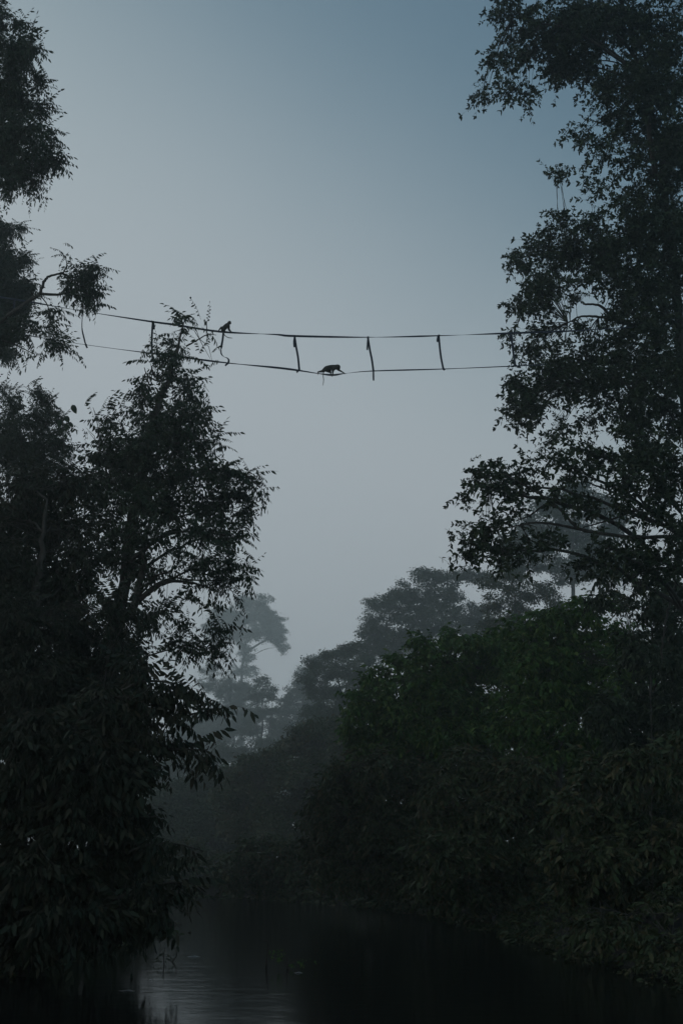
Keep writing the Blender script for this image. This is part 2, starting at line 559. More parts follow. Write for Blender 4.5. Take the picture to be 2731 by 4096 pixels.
tree('riverside_tree', 'dark oval-leaved tree whose low boughs reach out over the river from the right', 'tree', 29, J_low, 'oval', M['leaf_oval'],
     (2800, 31), [(2790, 2600, 31), (2760, 2250, 31), (2720, 2050, 30.5)], od=2.0, spread=1.2, r0=0.2, limb_n=12,
     limbs=[(0.045, [(2760, 2140, 30.5), (2560, 2150), (2380, 2130), (2300, 2105), (2230, 2030), (2130, 1960), (2010, 1895)]),
            (0.034, [(2380, 2130), (2260, 2105), (2150, 2090), (2080, 2100), (1990, 2120)]),
            (0.04, [(2730, 2130, 30.5), (2600, 2080), (2540, 2040), (2480, 1985), (2400, 1950), (2340, 1925)]),
            (0.03, [(2230, 2030), (2180, 2020), (2120, 2060), (2060, 2085)]),
            (0.03, [(2540, 2040), (2450, 2075), (2330, 2110)])])
# hazy trees standing farther up the right bank
tree('forest_tree', 'misty round-topped tree seen through the low boughs on the right', 'tree', 175,
     [(2300,1960,90,60),(2200,2020,90,70),(2390,2030,90,70),(2450,2110,70,80),(2110,2110,80,70),(2030,2180,70,50),(2250,2120,110,90),(2370,2160,110,90),(2150,2220,110,80),(2300,2270,130,80),(2450,2260,90,80),(2050,2270,80,60)],
     'far', M['leaf_far'], (2300, 176), [(2290, 2700), (2290, 2250), (2290, 2050)], od=1.9, near=False, scale=1.0, spread=3, r0=.5)
tree('forest_tree', 'broad misty tree with a ragged domed crown right of the open sky', 'tree', 190,
     [(1690,2300,60,40),(1770,2310,80,45),(1860,2300,60,35),(1940,2310,60,35),(1600,2370,70,50),(1560,2420,70,50,.8),(1490,2420,45,40,.8),(1480,2480,50,45,.8),(1700,2400,110,80),(1800,2400,60,70),(1610,2470,110,70),(1500,2540,80,50),(1450,2530,30,30,.7),(1760,2500,130,90),(1620,2570,140,80),(1900,2490,90,90),(1500,2600,110,60)],
     'far', M['leaf_far'], (1720, 191), [(1715, 2900), (1700, 2600), (1700, 2400)], od=1.8, near=False, scale=.85, spread=3, r0=.5)
tree('forest_tree', 'misty greenish tree between the domed crown and the dark right-hand trees', 'tree', 112,
     [(1960,2330,60,50,.8),(2050,2330,80,60,.8),(1960,2420,60,50,.8),(2060,2430,90,80),(2160,2380,90,70,.8),(1980,2510,90,70),(2120,2520,110,80),(2230,2450,80,80,.8),(2000,2600,110,70),(2150,2620,110,80)],
     'far', M['leaf_olive'], (2080, 113), [(2070, 2800), (2060, 2500), (2060, 2350)], od=1.6, near=False, scale=.6, spread=2.0, r0=.3)
tree('forest_tree', 'flat-topped misty tree stepping down towards the gap over the river', 'tree', 160,
     [(1330,2630,75,38),(1400,2600,80,45),(1260,2660,60,32),(1230,2720,60,28,.8),(1330,2700,110,50),(1430,2680,80,70),(1290,2770,100,50),(1410,2780,100,80),(1350,2860,110,70),(1270,2850,80,60,.7),(1300,2950,90,60),(1380,2960,80,70),(1210,2930,70,50)],
     'far', M['leaf_far'], (1390, 161), [(1385, 3100), (1370, 2850), (1350, 2680)], od=1.8, near=False, scale=.72, spread=2.5, r0=.4)
tree('forest_tree', 'pale fogged tree just behind the flat-topped one beside the gap', 'tree', 320,
     [(1270,2640,50,28,.8),(1230,2690,50,35),(1190,2760,60,45),(1150,2820,60,50),(1240,2790,80,70),(1150,2900,90,70),(1260,2880,90,70),(1110,2960,80,60)],
     'far', M['leaf_far'], (1210, 321), [(1210, 3100), (1210, 2850), (1220, 2720)], od=1.8, near=False, scale=1.3, spread=3, r0=.6)
# far trees in the fog at the middle
tree('fog_tree', 'tallest fog-faded tree at the bend, crown leaning to the right with a bare bough', 'tree', 500,
     [(1040,2420,65,50),(980,2410,50,40),(1000,2470,110,60),(900,2470,70,50),(1085,2490,60,60),(1040,2530,90,40),(1100,2560,45,32),(1130,2590,28,28),(950,2540,70,45),(985,2600,40,60,.9),(860,2520,60,50),(975,2680,60,40,.8),(1120,2530,35,40)],
     'far', M['leaf_far'], (965, 501), [(965, 3100), (965, 2800), (975, 2620), (1000, 2480)], od=1.7, near=False, scale=1.5, spread=4, r0=1.1,
     limbs=[(.45, [(985, 2610), (1030, 2580), (1065, 2562), (1110, 2552)]), (.4, [(970, 2700), (930, 2640), (880, 2540)])])
tree('fog_tree', 'fogged tree with layered leaf clumps standing below the tallest one', 'tree', 370,
     [(930,2740,70,40),(880,2760,50,35),(990,2760,55,45),(930,2800,60,40),(900,2860,90,55),(980,2860,80,60),(850,2930,100,60),(950,2930,110,60),(850,2680,50,40,.7),(830,2740,40,40,.7)],
     'far', M['leaf_far'], (935, 371), [(935, 3100), (935, 2950), (935, 2780)], od=1.7, near=False, scale=1.2, spread=3, r0=.7)
tree('fog_tree', 'slender fogged tree with an open crown and bare stem above the bush', 'tree', 290,
     [(1045,2730,40,28),(1085,2770,40,40),(1030,2785,55,40),(1070,2850,45,50,.8),(1020,2870,60,50,.8),(1090,2910,30,40,.5),(1000,2930,60,50,.8)],
     'far', M['leaf_far'], (1045, 291), [(1045, 3100), (1043, 3000), (1050, 2880), (1048, 2750)], od=1.5, near=False, scale=.95, spread=3, r0=.5,
     limbs=[(.28, [(1045, 3030), (1068, 2960), (1085, 2880)]), (.22, [(1044, 2990), (1030, 2930), (1015, 2860)])])
tree('fog_tree', 'very faint fogged tree low in the gap behind the left branches', 'tree', 420,
     [(800,2890,60,45),(730,2895,50,40),(870,2900,60,50),(660,2960,50,40),(740,2940,50,40),(800,2930,60,40),(870,2960,60,40),(690,3010,70,50),(790,2990,70,55),(620,3000,60,45),(560,2980,60,50),(700,3090,120,60),(830,3040,80,60)],
     'far', M['leaf_far'], (720, 421), [(720, 3200), (725, 3050), (730, 2960)], od=1.8, near=False, scale=1.2, spread=3, r0=.5)
# right bank bushes and mid trees
tree('broadleaf_tree', 'rounded dense green tree with the brightest leaves on the right bank', 'tree', 45,
     [(1790,2560,75,45),(1870,2570,90,50),(1960,2570,80,50),(1700,2590,80,50),(1610,2650,75,45),(1530,2700,70,45),(1465,2740,55,45),(1420,2810,50,55),(1400,2890,45,50),
      (1800,2950,150,80),(1950,2950,130,90),(1660,3000,130,80),(1540,3020,110,80),(1760,2680,130,90),(1900,2680,120,90),(1640,2760,130,90),(1520,2830,110,90),(1780,2830,150,110),(1620,2920,150,110),(1470,2960,90,90),(1420,3000,45,50),(1900,2840,130,110),(1990,2650,90,80)],
     'bush', M['leaf_green'], (1720, 46.5), [(1720, 3300, 46.5), (1730, 3000, 46), (1740, 2750, 45.5)], od=3.0, scale=.95, spread=1.5, r0=.16, limb_n=10)
tree('broadleaf_tree', 'dark lower tree hanging its leaves to the water below the green round tree', 'tree', 42,
     [(1330,3080,60,55),(1290,3180,55,60),(1270,3280,60,60),(1400,3120,100,80),(1390,3260,120,90),(1500,3080,110,90),(1540,3240,130,100),(1650,3120,130,100),(1690,3270,130,100),(1280,3380,70,60),(1400,3400,110,80),(1560,3400,130,90),(1290,3470,70,55),(1420,3510,110,60),(1580,3520,110,60),(1460,3320,100,90),(1480,3180,80,70),(1340,3300,80,80),(1560,3310,100,80)],
     'bush', M['leaf_olive'], (1720, 44.5), [(1700, 3400, 44.5), (1640, 3200, 43.5), (1560, 3080, 42.5)], od=3.0, scale=.9, spread=1.5, r0=.14, limb_n=10)
tree('broadleaf_tree', 'dark shady tree standing behind the right-hand boughs with green glints', 'tree', 40,
     [(2070,2540,90,70,.9),(2200,2500,110,90),(2330,2450,110,90,.8),(2130,2640,130,110),(2280,2630,130,110),(2050,2750,110,110),(2200,2800,150,120),(2360,2760,130,110),(2080,2900,130,120),(2260,2950,150,120),(2450,2560,100,100,.7),(2480,2700,100,90)],
     'bush', M['leaf_green'], (2230, 41), [(2230, 3300, 41), (2240, 2900, 41), (2250, 2600, 40.5)], od=2.3, scale=.95, spread=1.3, r0=.18, limb_n=10)
tree('broadleaf_tree', 'dusky tree with brownish leaf sprays low on the right bank', 'tree', 34,
     [(1750,3150,90,70),(1870,3060,110,80),(2000,3100,120,90),(2120,3110,110,80),(1800,3280,130,90),(1960,3260,140,100),(2120,3260,130,90),(1750,3420,130,90),(1900,3420,140,90),(2060,3420,140,90),(1800,3560,130,70),(1960,3560,130,70),(2110,3550,120,80),(1690,3540,70,60)],
     'bush', M['leaf_olive'], (2010, 36), [(2005, 3400, 36), (1990, 3200, 35.5), (1980, 3080, 35)], od=3.0, scale=.85, spread=1.5, r0=.12, limb_n=10)
tree('broadleaf_tree', 'thin-leaved tree overhanging the water at the bottom right corner', 'tree', 25,
     [(2400,3100,110,90),(2550,3050,120,100),(2690,3050,100,120),(2300,3250,110,90),(2450,3260,130,100),(2620,3250,130,110),(2280,3420,110,90),(2430,3430,130,90),(2600,3430,140,100),(2290,3560,110,70),(2440,3580,130,80),(2620,3590,140,90),(2720,3400,80,150),(2330,3690,90,50,.7),(2500,3710,110,50,.7),(2660,3720,110,60,.8),(2420,3730,120,36,1,23),(2560,3770,120,36,1,22),(2690,3800,100,40,1,21),(2720,3680,60,80,1,22)],
     'bush', M['leaf_olive'], (2640, 27), [(2640, 3500, 27), (2620, 3250, 26.5), (2600, 3080, 26)], od=2.7, scale=.78, spread=1.2, r0=.10, limb_n=10,
     limbs=[(.028, [(2731, 3640, 25), (2620, 3650, 24.5), (2540, 3668, 24), (2450, 3640, 24)])])
tree('broadleaf_tree', 'dark tree tucked under the overhanging boughs at the right edge of the photo', 'tree', 36,
     [(2560,2300,90,70,.6),(2680,2350,90,90,.8),(2600,2450,110,80,.7),(2700,2520,80,100,.8),(2560,2620,110,100),(2690,2680,100,120),(2580,2800,130,110),(2700,2870,90,110),(2500,2920,120,110),(2640,2980,110,100),(2420,2300,80,60,.6),(2420,2850,110,110),(2400,2400,80,60,.7)],
     'bush', M['leaf_oval'], (2600, 37), [(2600, 3300, 37), (2600, 2900, 37), (2610, 2500, 36.5)], od=2.2, scale=.9, spread=1.3, r0=.16, limb_n=10)
# mid distance bushes at the bend
tree('riverside_bush', 'misty domed bush at the river bend, rising above the far waterline', 'bush', 98,
     [(1000,3050,60,40),(945,3110,60,50),(920,3200,80,70),(960,3300,110,80),(1020,3140,80,70),(1240,2930,80,50),(1320,2920,80,60),(1180,2990,80,55),(1110,3020,70,45),(1280,3010,90,70),(1080,3110,70,60),(1180,3110,110,80),(1320,3130,100,90),(1080,3220,90,80),(1200,3240,120,80),(1100,3330,100,80),(1220,3370,110,80),(1300,3050,90,80),(1380,3010,80,80),(1230,3120,110,80),(1380,3120,90,90),(1330,3250,100,90),(1350,3370,100,80)],
     'far', M['leaf_olive'], (1200, 99), [(1200, 3300), (1200, 3150)], od=3.2, near=False, scale=.72, spread=2.5, r0=.2)
tree('riverside_bush', 'low bush with loose leaf sprays trailing into the far water', 'bush', 56,
     [(1050,3380,80,50),(1130,3410,90,60),(980,3440,90,50),(1080,3480,110,50),(1200,3480,90,60),(900,3490,90,45),(1000,3530,110,35),(1130,3545,110,40),(1230,3560,70,40)],
     'bush', M['leaf_olive'], (1090, 58.5), [(1090, 3480, 58.5), (1090, 3420, 58)], od=2.3, scale=1.0, spread=1.2, r0=.06, near=False)
tree('riverside_bush', 'grey-green fogged thicket filling the bend behind the left branches', 'bush', 120,
     [(985,3080,80,45),(890,3110,80,45),(800,3130,80,40),(700,3160,70,40),(1000,3150,110,70),(880,3180,120,80),(760,3220,110,80),(640,3210,90,70),(980,3230,120,80),(850,3270,130,90),(720,3310,130,90),(600,3280,120,90),(540,3380,130,90),(560,3470,130,60),(690,3490,130,45),(830,3480,130,45),(960,3440,120,50),(960,3340,120,80),(820,3400,140,80),(680,3430,140,80)],
     'far', M['leaf_far'], (850, 122), [(850, 3300), (850, 3150)], od=3.0, near=False, scale=.85, spread=5, r0=.3)
tree('riverside_bush', 'dim thicket along the far left waterline beyond the dark overhanging leaves', 'bush', 84,
     [(760,3400,90,50),(660,3420,110,60),(840,3450,90,45),(740,3490,110,45),(620,3500,110,60),(860,3520,90,35),(520,3430,110,80)],
     'far', M['leaf_olive'], (730, 86), [(730, 3450), (730, 3400)], od=2.3, near=False, scale=.45, spread=1.5, r0=.1)

# ------------------------------------------------------------------ trees on the left bank
tree('riverside_tree', 'drooping fine-leaved tree hanging in from the top left corner', 'tree', 30,
     [(0,60,60,60),(85,85,50,32,.7),(60,220,90,100),(130,200,36,60,.7),(150,330,32,50,.8),(60,400,115,110),(175,440,45,45,.8),(90,540,120,90),(205,555,38,40,.8),(100,650,105,80),(205,640,50,50,.8),(60,725,65,50,.8),(140,735,42,38,.7),(0,600,60,140),(-100,250,120,260),(-90,560,110,160),(30,770,28,25,.6),(150,780,20,20,.5)],
     'droop', M['leaf_dark'], (-480, 30), [(-470, 2400), (-400, 1300), (-300, 500), (-200, 100)], od=2.6, scale=.8, spread=1.0, r0=.22, limb_n=10)
tree('riverside_tree', 'hazier feathery tree at the left edge behind the rope bridge end', 'tree', 43,
     [(20,925,60,55),(80,910,36,22,.6),(30,1040,85,65),(115,1030,30,26,.6),(40,1140,95,75),(120,1150,34,34,.7),(30,1250,90,75),(100,1220,40,45,.8),(20,1370,50,75,.8),(30,1430,36,38,.6),(-60,1150,110,250),(-70,900,80,80)],
     'droop', M['leaf_dark'], (-330, 43), [(-320, 2600), (-250, 1700), (-150, 1200), (-60, 950)], od=2.6, scale=.85, spread=1.2, r0=.2, limb_n=8)
tree('riverside_tree', 'small tree sending a bare forked bough with leaf tufts across the bridge ropes at left', 'tree', 33.5,
     [(330,1105,58,36,.9),(385,1080,40,28,.8),(290,1140,48,40),(340,1165,52,38),(378,1200,24,32,.7),(392,1064,20,12,.5),(245,1010,13,22,.5),(282,1050,16,22,.5),(404,1165,10,16,.6),(375,1245,30,9,.5),(330,1215,30,18,.4),
      (200,1250,30,24,1.2),(215,1310,26,22,1.1),(215,1370,46,16,1.1),(245,1390,40,22,1.2),(180,1360,16,10,.5),
      (110,1285,36,18,.8),(150,1292,22,22,.7),(90,1335,44,24,.8),(100,1395,18,14,.6),(132,1415,24,14,.6),(20,1300,60,60),(-60,1350,80,90)],
     'droop', M['leaf_dark'], (-300, 33.5), [(-290, 2600), (-220, 1700), (-80, 1350)], od=2.3, scale=.84, spread=.35, r0=.15, limb_n=0, fat=.8,
     limbs=[(.065, [(-90, 1350), (40, 1260), (100, 1215), (158, 1175), (178, 1125), (200, 1105), (255, 1090)]),
            (.04, [(158, 1175), (235, 1178), (300, 1160), (340, 1150)]), (.03, [(250, 1092), (290, 1110), (330, 1100), (385, 1080)]),
            (.018, [(255, 1090), (268, 1060), (262, 1030), (245, 1005)]), (.018, [(158, 1180), (185, 1210), (200, 1250), (200, 1300), (195, 1340), (215, 1370)]),
            (.02, [(340, 1170), (380, 1195), (420, 1160)]), (.014, [(340, 1165), (370, 1230), (405, 1240)]), (.03, [(-60, 1340), (40, 1290), (110, 1285), (150, 1292)]), (.025, [(-60, 1350), (40, 1370), (95, 1395), (135, 1415)])])
tree('forest_tree', 'airy small-leaved tree rising behind the dark mass at left middle', 'tree', 40,
     [(140,1560,34,26,.7),(195,1615,48,46,.8),(145,1680,70,50),(60,1650,60,60,.8),(235,1690,38,42,.7),(80,1760,110,70),(220,1765,60,60,.8),(10,1560,36,36,.6),(150,1850,130,80),(10,1790,60,130),(265,1790,30,30,.6),(60,1600,30,30,.5)],
     'droop', M['leaf_dark'], (100, 41), [(100, 2600), (120, 2100), (140, 1750), (150, 1600)], od=2.1, scale=.72, spread=1.0, r0=.16, limb_n=8)
C_up = [(738,1280,28,22,.7),(722,1330,22,32,.7),(775,1296,22,10,.5),(690,1378,45,34,.7),(645,1368,14,18,.5),(628,1408,40,24,.7),(600,1440,26,22,.6),(700,1440,70,40,.8),(770,1436,42,16,.7),(840,1437,32,9,.6),
 (832,1339,22,8,.5),(828,1290,7,14,.4),(610,1478,22,30,.5),(700,1515,80,36,.7),(755,1530,44,38,.7),(795,1560,32,22,.6),(745,1595,80,40,.8),(800,1620,28,32,.6)]
C_mid = [(560,1530,30,26,.6),(575,1580,58,50,.8),(490,1610,26,30,.6),(375,1640,14,30,.5),(400,1690,34,24,.6),(450,1700,54,38,.8),(348,1718,18,18,.5),
 (620,1680,110,80),(740,1690,90,70),(822,1668,36,32,.7),(560,1760,120,85),(700,1790,130,85),(820,1760,62,54,.5),(874,1780,38,36,.7),(480,1800,100,75),(400,1830,75,55,.8),
 (560,1880,140,95),(740,1900,140,95,.7),(870,1880,80,64),(960,1890,52,38,.8),(1015,1915,44,34,.7),(1055,1962,32,24,.7),(420,1950,110,95),(900,1970,100,64,.7),(985,1985,54,44,.8),
 (720,2030,130,85,.9),(560,2030,120,85,.8),(860,2060,90,64,.9),(965,2070,52,44,.8),(800,2130,100,64,.8),(920,2150,64,52,.8),(640,2150,110,75,.6),(440,2100,110,100,.7),(850,2230,100,50,.7),(945,2260,54,36,.7),(988,2325,28,36,.7),(880,2320,80,48,.7),(740,2260,80,60,.5),(755,2370,60,32,.5),(958,2375,32,28,.6),(855,2392,50,18,.5),(600,2270,100,80,.6),(450,2250,100,100,.7)]
C_low = [(655,2465,54,36,.8),(725,2505,52,34,.7),(580,2480,75,55),(948,2448,22,16,.6),(865,2515,66,28,.8),(900,2565,38,38,.8),(825,2598,62,40,.7),(878,2640,40,32,.7),(715,2590,75,45,.8),(775,2556,42,24,.6)]
tree('riverside_tree', 'big drooping-leaved tree left of centre whose spire top reaches the bridge ropes', 'tree', 32.5, C_up + C_mid + C_low, 'droop', M['leaf_dark'],
     (440, 33.5), [(445, 2800, 33.5), (500, 2300, 33.3), (560, 1950, 33), (625, 1650, 32.8), (690, 1470, 32.5), (735, 1290, 32.5)], od=1.65, scale=1.0, spread=1.0, r0=.2, limb_n=26, fat=.9,
     limbs=[(.10, [(535, 2440), (560, 2330), (575, 2265), (580, 2150), (640, 2000)]), (.06, [(560, 2400), (620, 2350), (690, 2325), (760, 2330), (840, 2350)]),
            (.05, [(520, 2250), (600, 2180), (700, 2130), (800, 2130), (920, 2140)]), (.05, [(560, 1980), (680, 1930), (820, 1890), (960, 1890), (1040, 1950)]),
            (.028, [(690, 1490), (660, 1520), (625, 1522), (590, 1500), (578, 1470)]), (.022, [(650, 1518), (615, 1500), (608, 1465), (630, 1455)]),
            (.022, [(745, 1385), (790, 1360), (830, 1338), (865, 1340)])])
tree('riverside_tree', 'dense almost black tree making the dark mass at the left edge', 'tree', 27,
     [(100,1950,140,95),(280,1950,110,85),(60,2100,150,120),(230,2120,130,110,.9),(330,2200,95,95,.7),(80,2300,170,130),(280,2350,140,120,.8),(100,2500,180,130),(320,2520,150,110,.9),(480,2450,95,85,.9),(100,2700,190,150),(330,2700,170,120),(480,2620,110,90),(180,2870,190,120),(400,2850,140,110),(-60,2400,130,400)],
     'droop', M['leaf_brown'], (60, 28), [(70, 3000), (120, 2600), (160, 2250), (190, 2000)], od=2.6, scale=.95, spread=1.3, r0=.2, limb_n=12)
tree('riverside_tree', 'near dark tree with larger hanging leaves on a bough over the water at left', 'tree', 20,
     [(775,2770,48,50,.8),(820,2855,48,28,.8),(650,2868,95,28,.8),(590,2800,90,50),(680,2985,90,32,.9),(785,3018,58,28,.9),(828,2990,24,18,.8),(688,3050,18,22,.7),(612,3085,26,20,.7),(520,2930,90,70),(420,2840,110,90),(690,2740,70,40,.8),(560,2700,80,60),(470,3010,100,70),(565,3110,36,40)],
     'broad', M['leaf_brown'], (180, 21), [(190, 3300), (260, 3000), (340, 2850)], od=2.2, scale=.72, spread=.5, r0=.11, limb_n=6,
     limbs=[(.035, [(330, 2870), (450, 2790), (540, 2800), (620, 2850), (700, 2870), (800, 2850)]), (.03, [(380, 2900), (500, 2960), (600, 2990), (700, 2995), (830, 3000)]), (.026, [(450, 2790), (560, 2730), (680, 2730), (770, 2760)]), (.012, [(600, 2990), (640, 3030), (615, 3085)])])
tree('riverside_bush', 'black overhanging thicket with big leaves touching the water at bottom left', 'bush', 20,
     [(480,3130,90,90),(350,3050,150,130),(150,2950,180,150),(500,3280,90,85),(350,3280,160,130),(130,3200,180,160),(595,3265,32,40,.7),(545,3420,90,70),(665,3375,55,26,.8),(775,3398,42,14,.8),(630,3335,22,22,.6),(350,3480,170,120),(120,3480,180,150),(590,3560,85,58),(722,3535,38,16,.8),(682,3585,48,30,.8),(655,3655,44,42,.7),(500,3670,120,70),(300,3690,170,90),(100,3710,160,100),(-60,3400,120,300),(420,3760,120,40,.7),(250,3790,130,36,.7)],
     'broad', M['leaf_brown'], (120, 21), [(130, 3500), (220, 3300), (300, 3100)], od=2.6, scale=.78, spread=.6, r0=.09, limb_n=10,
     limbs=[(.022, [(480, 3420, 20), (600, 3380, 20), (700, 3375, 20), (815, 3405, 20)]), (.02, [(450, 3600), (580, 3550), (690, 3530), (775, 3535)]), (.009, [(655, 3600), (700, 3620), (745, 3650), (830, 3640)]), (.008, [(650, 3650), (690, 3680), (735, 3730)]), (.02, [(480, 3280), (560, 3270), (640, 3265)])])

tree('forest_tree', 'dark tall backing tree filling the forest behind the green round tree', 'tree', 57,
     [(1700,2760,110,80),(1850,2700,110,80),(1990,2690,100,90),(1760,2880,140,100),(1900,2860,140,100),(1640,2900,100,90),(1700,3010,150,90),(1880,3010,150,90),(1560,3000,100,80),(1600,3130,150,90),(1800,3140,150,90),(1950,3140,130,90),(1450,3080,100,80),(1700,3270,170,90),(1900,3280,150,90),(1750,3390,150,60),(1930,3390,150,60),(1560,3380,120,60)],
     'far', M['leaf_olive'], (1800, 58), [(1800, 3200), (1810, 2950), (1820, 2750)], od=1.9, near=False, scale=.5, spread=1.5, r0=.3)
tree('forest_tree', 'dark tall backing tree deep in the forest behind the right-hand tangle', 'tree', 50,
     [(2200,2650,120,110),(2350,2620,120,110),(2520,2600,120,120),(2680,2620,110,130),(2150,2830,140,110),(2330,2820,140,110),(2520,2820,150,110),(2690,2830,110,120),(2180,3010,150,100),(2380,3010,150,100),(2600,3010,160,110),(2130,3180,150,100),(2350,3190,160,100),(2580,3200,170,110),(2160,3340,150,80),(2340,3350,150,80),(2540,3360,160,80),(2680,3340,110,90),(2650,2440,110,90,.8),(2480,2440,80,70,.7)],
     'far', M['leaf_olive'], (2400, 51), [(2400, 3200), (2410, 2950), (2420, 2700)], od=1.9, near=False, scale=.48, spread=1.5, r0=.3)

tree('riverside_bush', 'dark thicket on the left bank closing the space under the big drooping tree', 'bush', 37,
     [(520,2760,100,90),(400,2900,150,110),(560,2930,80,90),(250,2750,150,110),(200,3000,170,120),(420,3080,150,120),(540,3120,80,100),(100,3200,190,130),(330,3260,170,110),(520,3290,90,100),(480,3420,110,70),(300,3440,160,70),(100,3430,160,80),(-60,2900,120,200),(580,3450,40,50)],
     'bush', M['leaf_dark'], (330, 38), [(330, 3300), (340, 3000), (350, 2800)], od=2.2, scale=1.0, spread=1.0, r0=.12, limb_n=8)

tree('fog_tree', 'soft fogged canopy between the faint far trees and the grey-green thicket', 'tree', 230,
     [(1060,2990,60,45),(980,3020,80,45),(890,3010,70,50),(800,3040,80,50),(720,3060,80,55),(640,3080,80,55),(1020,3080,90,60),(920,3100,100,60),(800,3130,110,60),(680,3150,110,60),(570,3120,80,70),(1100,3060,60,60)],
     'far', M['leaf_far'], (860, 232), [(860, 3200), (870, 3080), (880, 3010)], od=2.6, near=False, scale=1.1, spread=6, r0=.5)
# ------------------------------------------------------------------ webbing bridge
YB = 34.6


def ribbon(pts, width, twist, thick=0.004, n=60):
    """flat strap along pts; twist in radians away from standing broadside to the river"""
    path = smooth_path(pts, n)
    tw = np.interp(np.linspace(0, 1, n), np.linspace(0, 1, len(twist)), twist)
    t = np.gradient(path, axis=0)
    t /= np.linalg.norm(t, axis=1)[:, None]
    yv = np.array([0, 1.0, 0])
    s = np.cross(t, yv)
    s /= np.linalg.norm(s, axis=1)[:, None] + 1e-9
    q = np.cross(s, t)
    wd = np.cos(tw)[:, None] * s + np.sin(tw)[:, None] * q
    nd = np.cross(wd, t)
    h, k = width / 2, thick / 2
    ring = np.stack([path + wd * h + nd * k, path - wd * h + nd * k, path - wd * h - nd * k, path + wd * h - nd * k], 1)
    v = ring.reshape(-1, 3)
    f = []
    for i in range(n - 1):
        for j in range(4):
            f.append((i * 4 + j, i * 4 + (j + 1) % 4, (i + 1) * 4 + (j + 1) % 4, (i + 1) * 4 + j))
    f += [(0, 1, 2, 3), (n * 4 - 1, n * 4 - 2, n * 4 - 3, n * 4 - 4)]
    return v, np.array(f)


def PB(a, dy=0.0):
    return P(a[0], a[1], YB + dy)


bridge = thing('rope_bridge', 'long sagging canopy bridge of two dark webbing straps tied together, strung across the river', 'rope bridge', P(1450, 1500, YB))
up_pts = [(-230, 1150), (0, 1188), (140, 1211), (337, 1245), (610, 1287), (701, 1299), (884, 1327), (1100, 1338), (1175, 1344), (1470, 1349), (1751, 1343), (2031, 1333), (2259, 1325), (2423, 1315), (2680, 1300)]
lo_pts = [(-230, 1290), (0, 1325), (133, 1345), (344, 1379), (610, 1414), (737, 1430), (912, 1452), (1100, 1470), (1189, 1481), (1273, 1494), (1330, 1500), (1379, 1494), (1491, 1484), (1772, 1476), (2059, 1464), (2300, 1452), (2680, 1430)]
T_ = R
up_tw = [.3, .2, .3, .1, .9, 1.2, .6, .2, .0, .3, .1, 1.1, .2, .0, .2, 1.1, .4, 1.2, .2, .0, .5, .9, .3, .2]
lo_tw = [.3, .6, .2, .9, 1.1, 1.1, .5, .9, .3, 1.0, .2, .1, .7, 1.0, .2, .3, 1.2, .9, .6, 1.0, .8, .3, .2, .5]
v, f = ribbon([PB(a, 5.0 if a[0] > 2500 else 0.0) for a in up_pts], 0.058, up_tw, n=420)
np_mesh('upper_strap', v, f, M['webbing'], bridge)
v, f = ribbon([PB(a, 5.0 if a[0] > 2500 else 3.0 if a[0] > 2200 else 0.0) for a in lo_pts], 0.058, lo_tw, n=420)
np_mesh('lower_strap', v, f, M['webbing'], bridge)


def knot_mesh(px, py, r, parent):
    """strap wound round the cable: a few overlapping coils"""
    mb = MB()
    c = np.array(PB((px, py)))
    th = np.linspace(0, 2.4 * 2 * math.pi, 46)
    pts = c + np.stack([np.linspace(-1, 1, 46) * r * 0.55 + 0.2 * r * np.sin(th * .5), r * 0.75 * np.cos(th), r * 0.8 * np.sin(th)], -1)
    mb.tube(pts, r * 0.33, 6, .04)
    return mb.build('knot', M['webbing'], parent)


rungs = [
    ([(332, 1246), (329, 1290), (330, 1320), (337, 1352), (344, 1380)], [1.35, 1.3, 1.2, .5, .3, .8], [[(333, 1247), (322, 1250), (316, 1263)], [(344, 1379), (350, 1392)]]),
    ([(612, 1288), (609, 1330), (608, 1370), (609, 1414)], [.1, 0, .0, .1], [[(614, 1290), (617, 1303), (617, 1318)], [(609, 1414), (612, 1430), (614, 1447)]]),
    ([(894, 1329), (892, 1350), (887, 1382), (885, 1395), (884.5, 1408), (887, 1418), (896, 1427), (909, 1432), (915.5, 1441), (913, 1452)], [.5, .1, .0, 1.2, 1.0, .8, 1.2, .9, .6, .7], [[(888, 1376), (884, 1379)], [(913, 1453), (907, 1457), (901, 1463)]]),
    ([(1178, 1345), (1185, 1390), (1192, 1430), (1197, 1480)], [.1, .0, .2, .1], [[(1179, 1346), (1176, 1365), (1177, 1389)], [(1197, 1479), (1191, 1485), (1186, 1490)]]),
    ([(1471, 1350), (1479, 1400), (1487, 1440), (1493, 1484)], [.3, .0, .1, .1], [[(1472, 1351), (1470, 1370), (1468.5, 1400)], [(1493, 1484), (1493, 1503), (1493.5, 1522)]]),
    ([(1754, 1343), (1758, 1390), (1763, 1430), (1772, 1476)], [.1, .0, .1, .3], [[(1752, 1344), (1749, 1355), (1748, 1368)], [(1772, 1476), (1778, 1480), (1774, 1477)]]),
    ([(2044, 1334), (2047, 1370), (2053, 1420), (2061, 1464)], [.2, .1, .0, .5], [[(2045, 1335), (2039, 1345), (2038, 1360)]]),
    ([(60, 1198), (57, 1240), (59, 1290), (62, 1335)], [.2, .4, .3, .3], [[(60, 1199), (56, 1215)]]),
]
for pts, tw, tails in rungs:
    v, f = ribbon([PB(a, 0.012) for a in pts], 0.052 if pts[0][0] not in (332,) else 0.040, tw, n=48)
    rg = np_mesh('rung', v, f, M['webbing'], bridge)
    knot_mesh(pts[0][0], pts[0][1], 0.030, rg)
    knot_mesh(pts[-1][0], pts[-1][1], 0.030, rg)
    for tl in tails:
        v, f = ribbon([PB(a, -0.02) for a in tl], 0.045, [.4, .1, .2], n=14)
        np_mesh('loose_end', v, f, M['webbing'], rg)

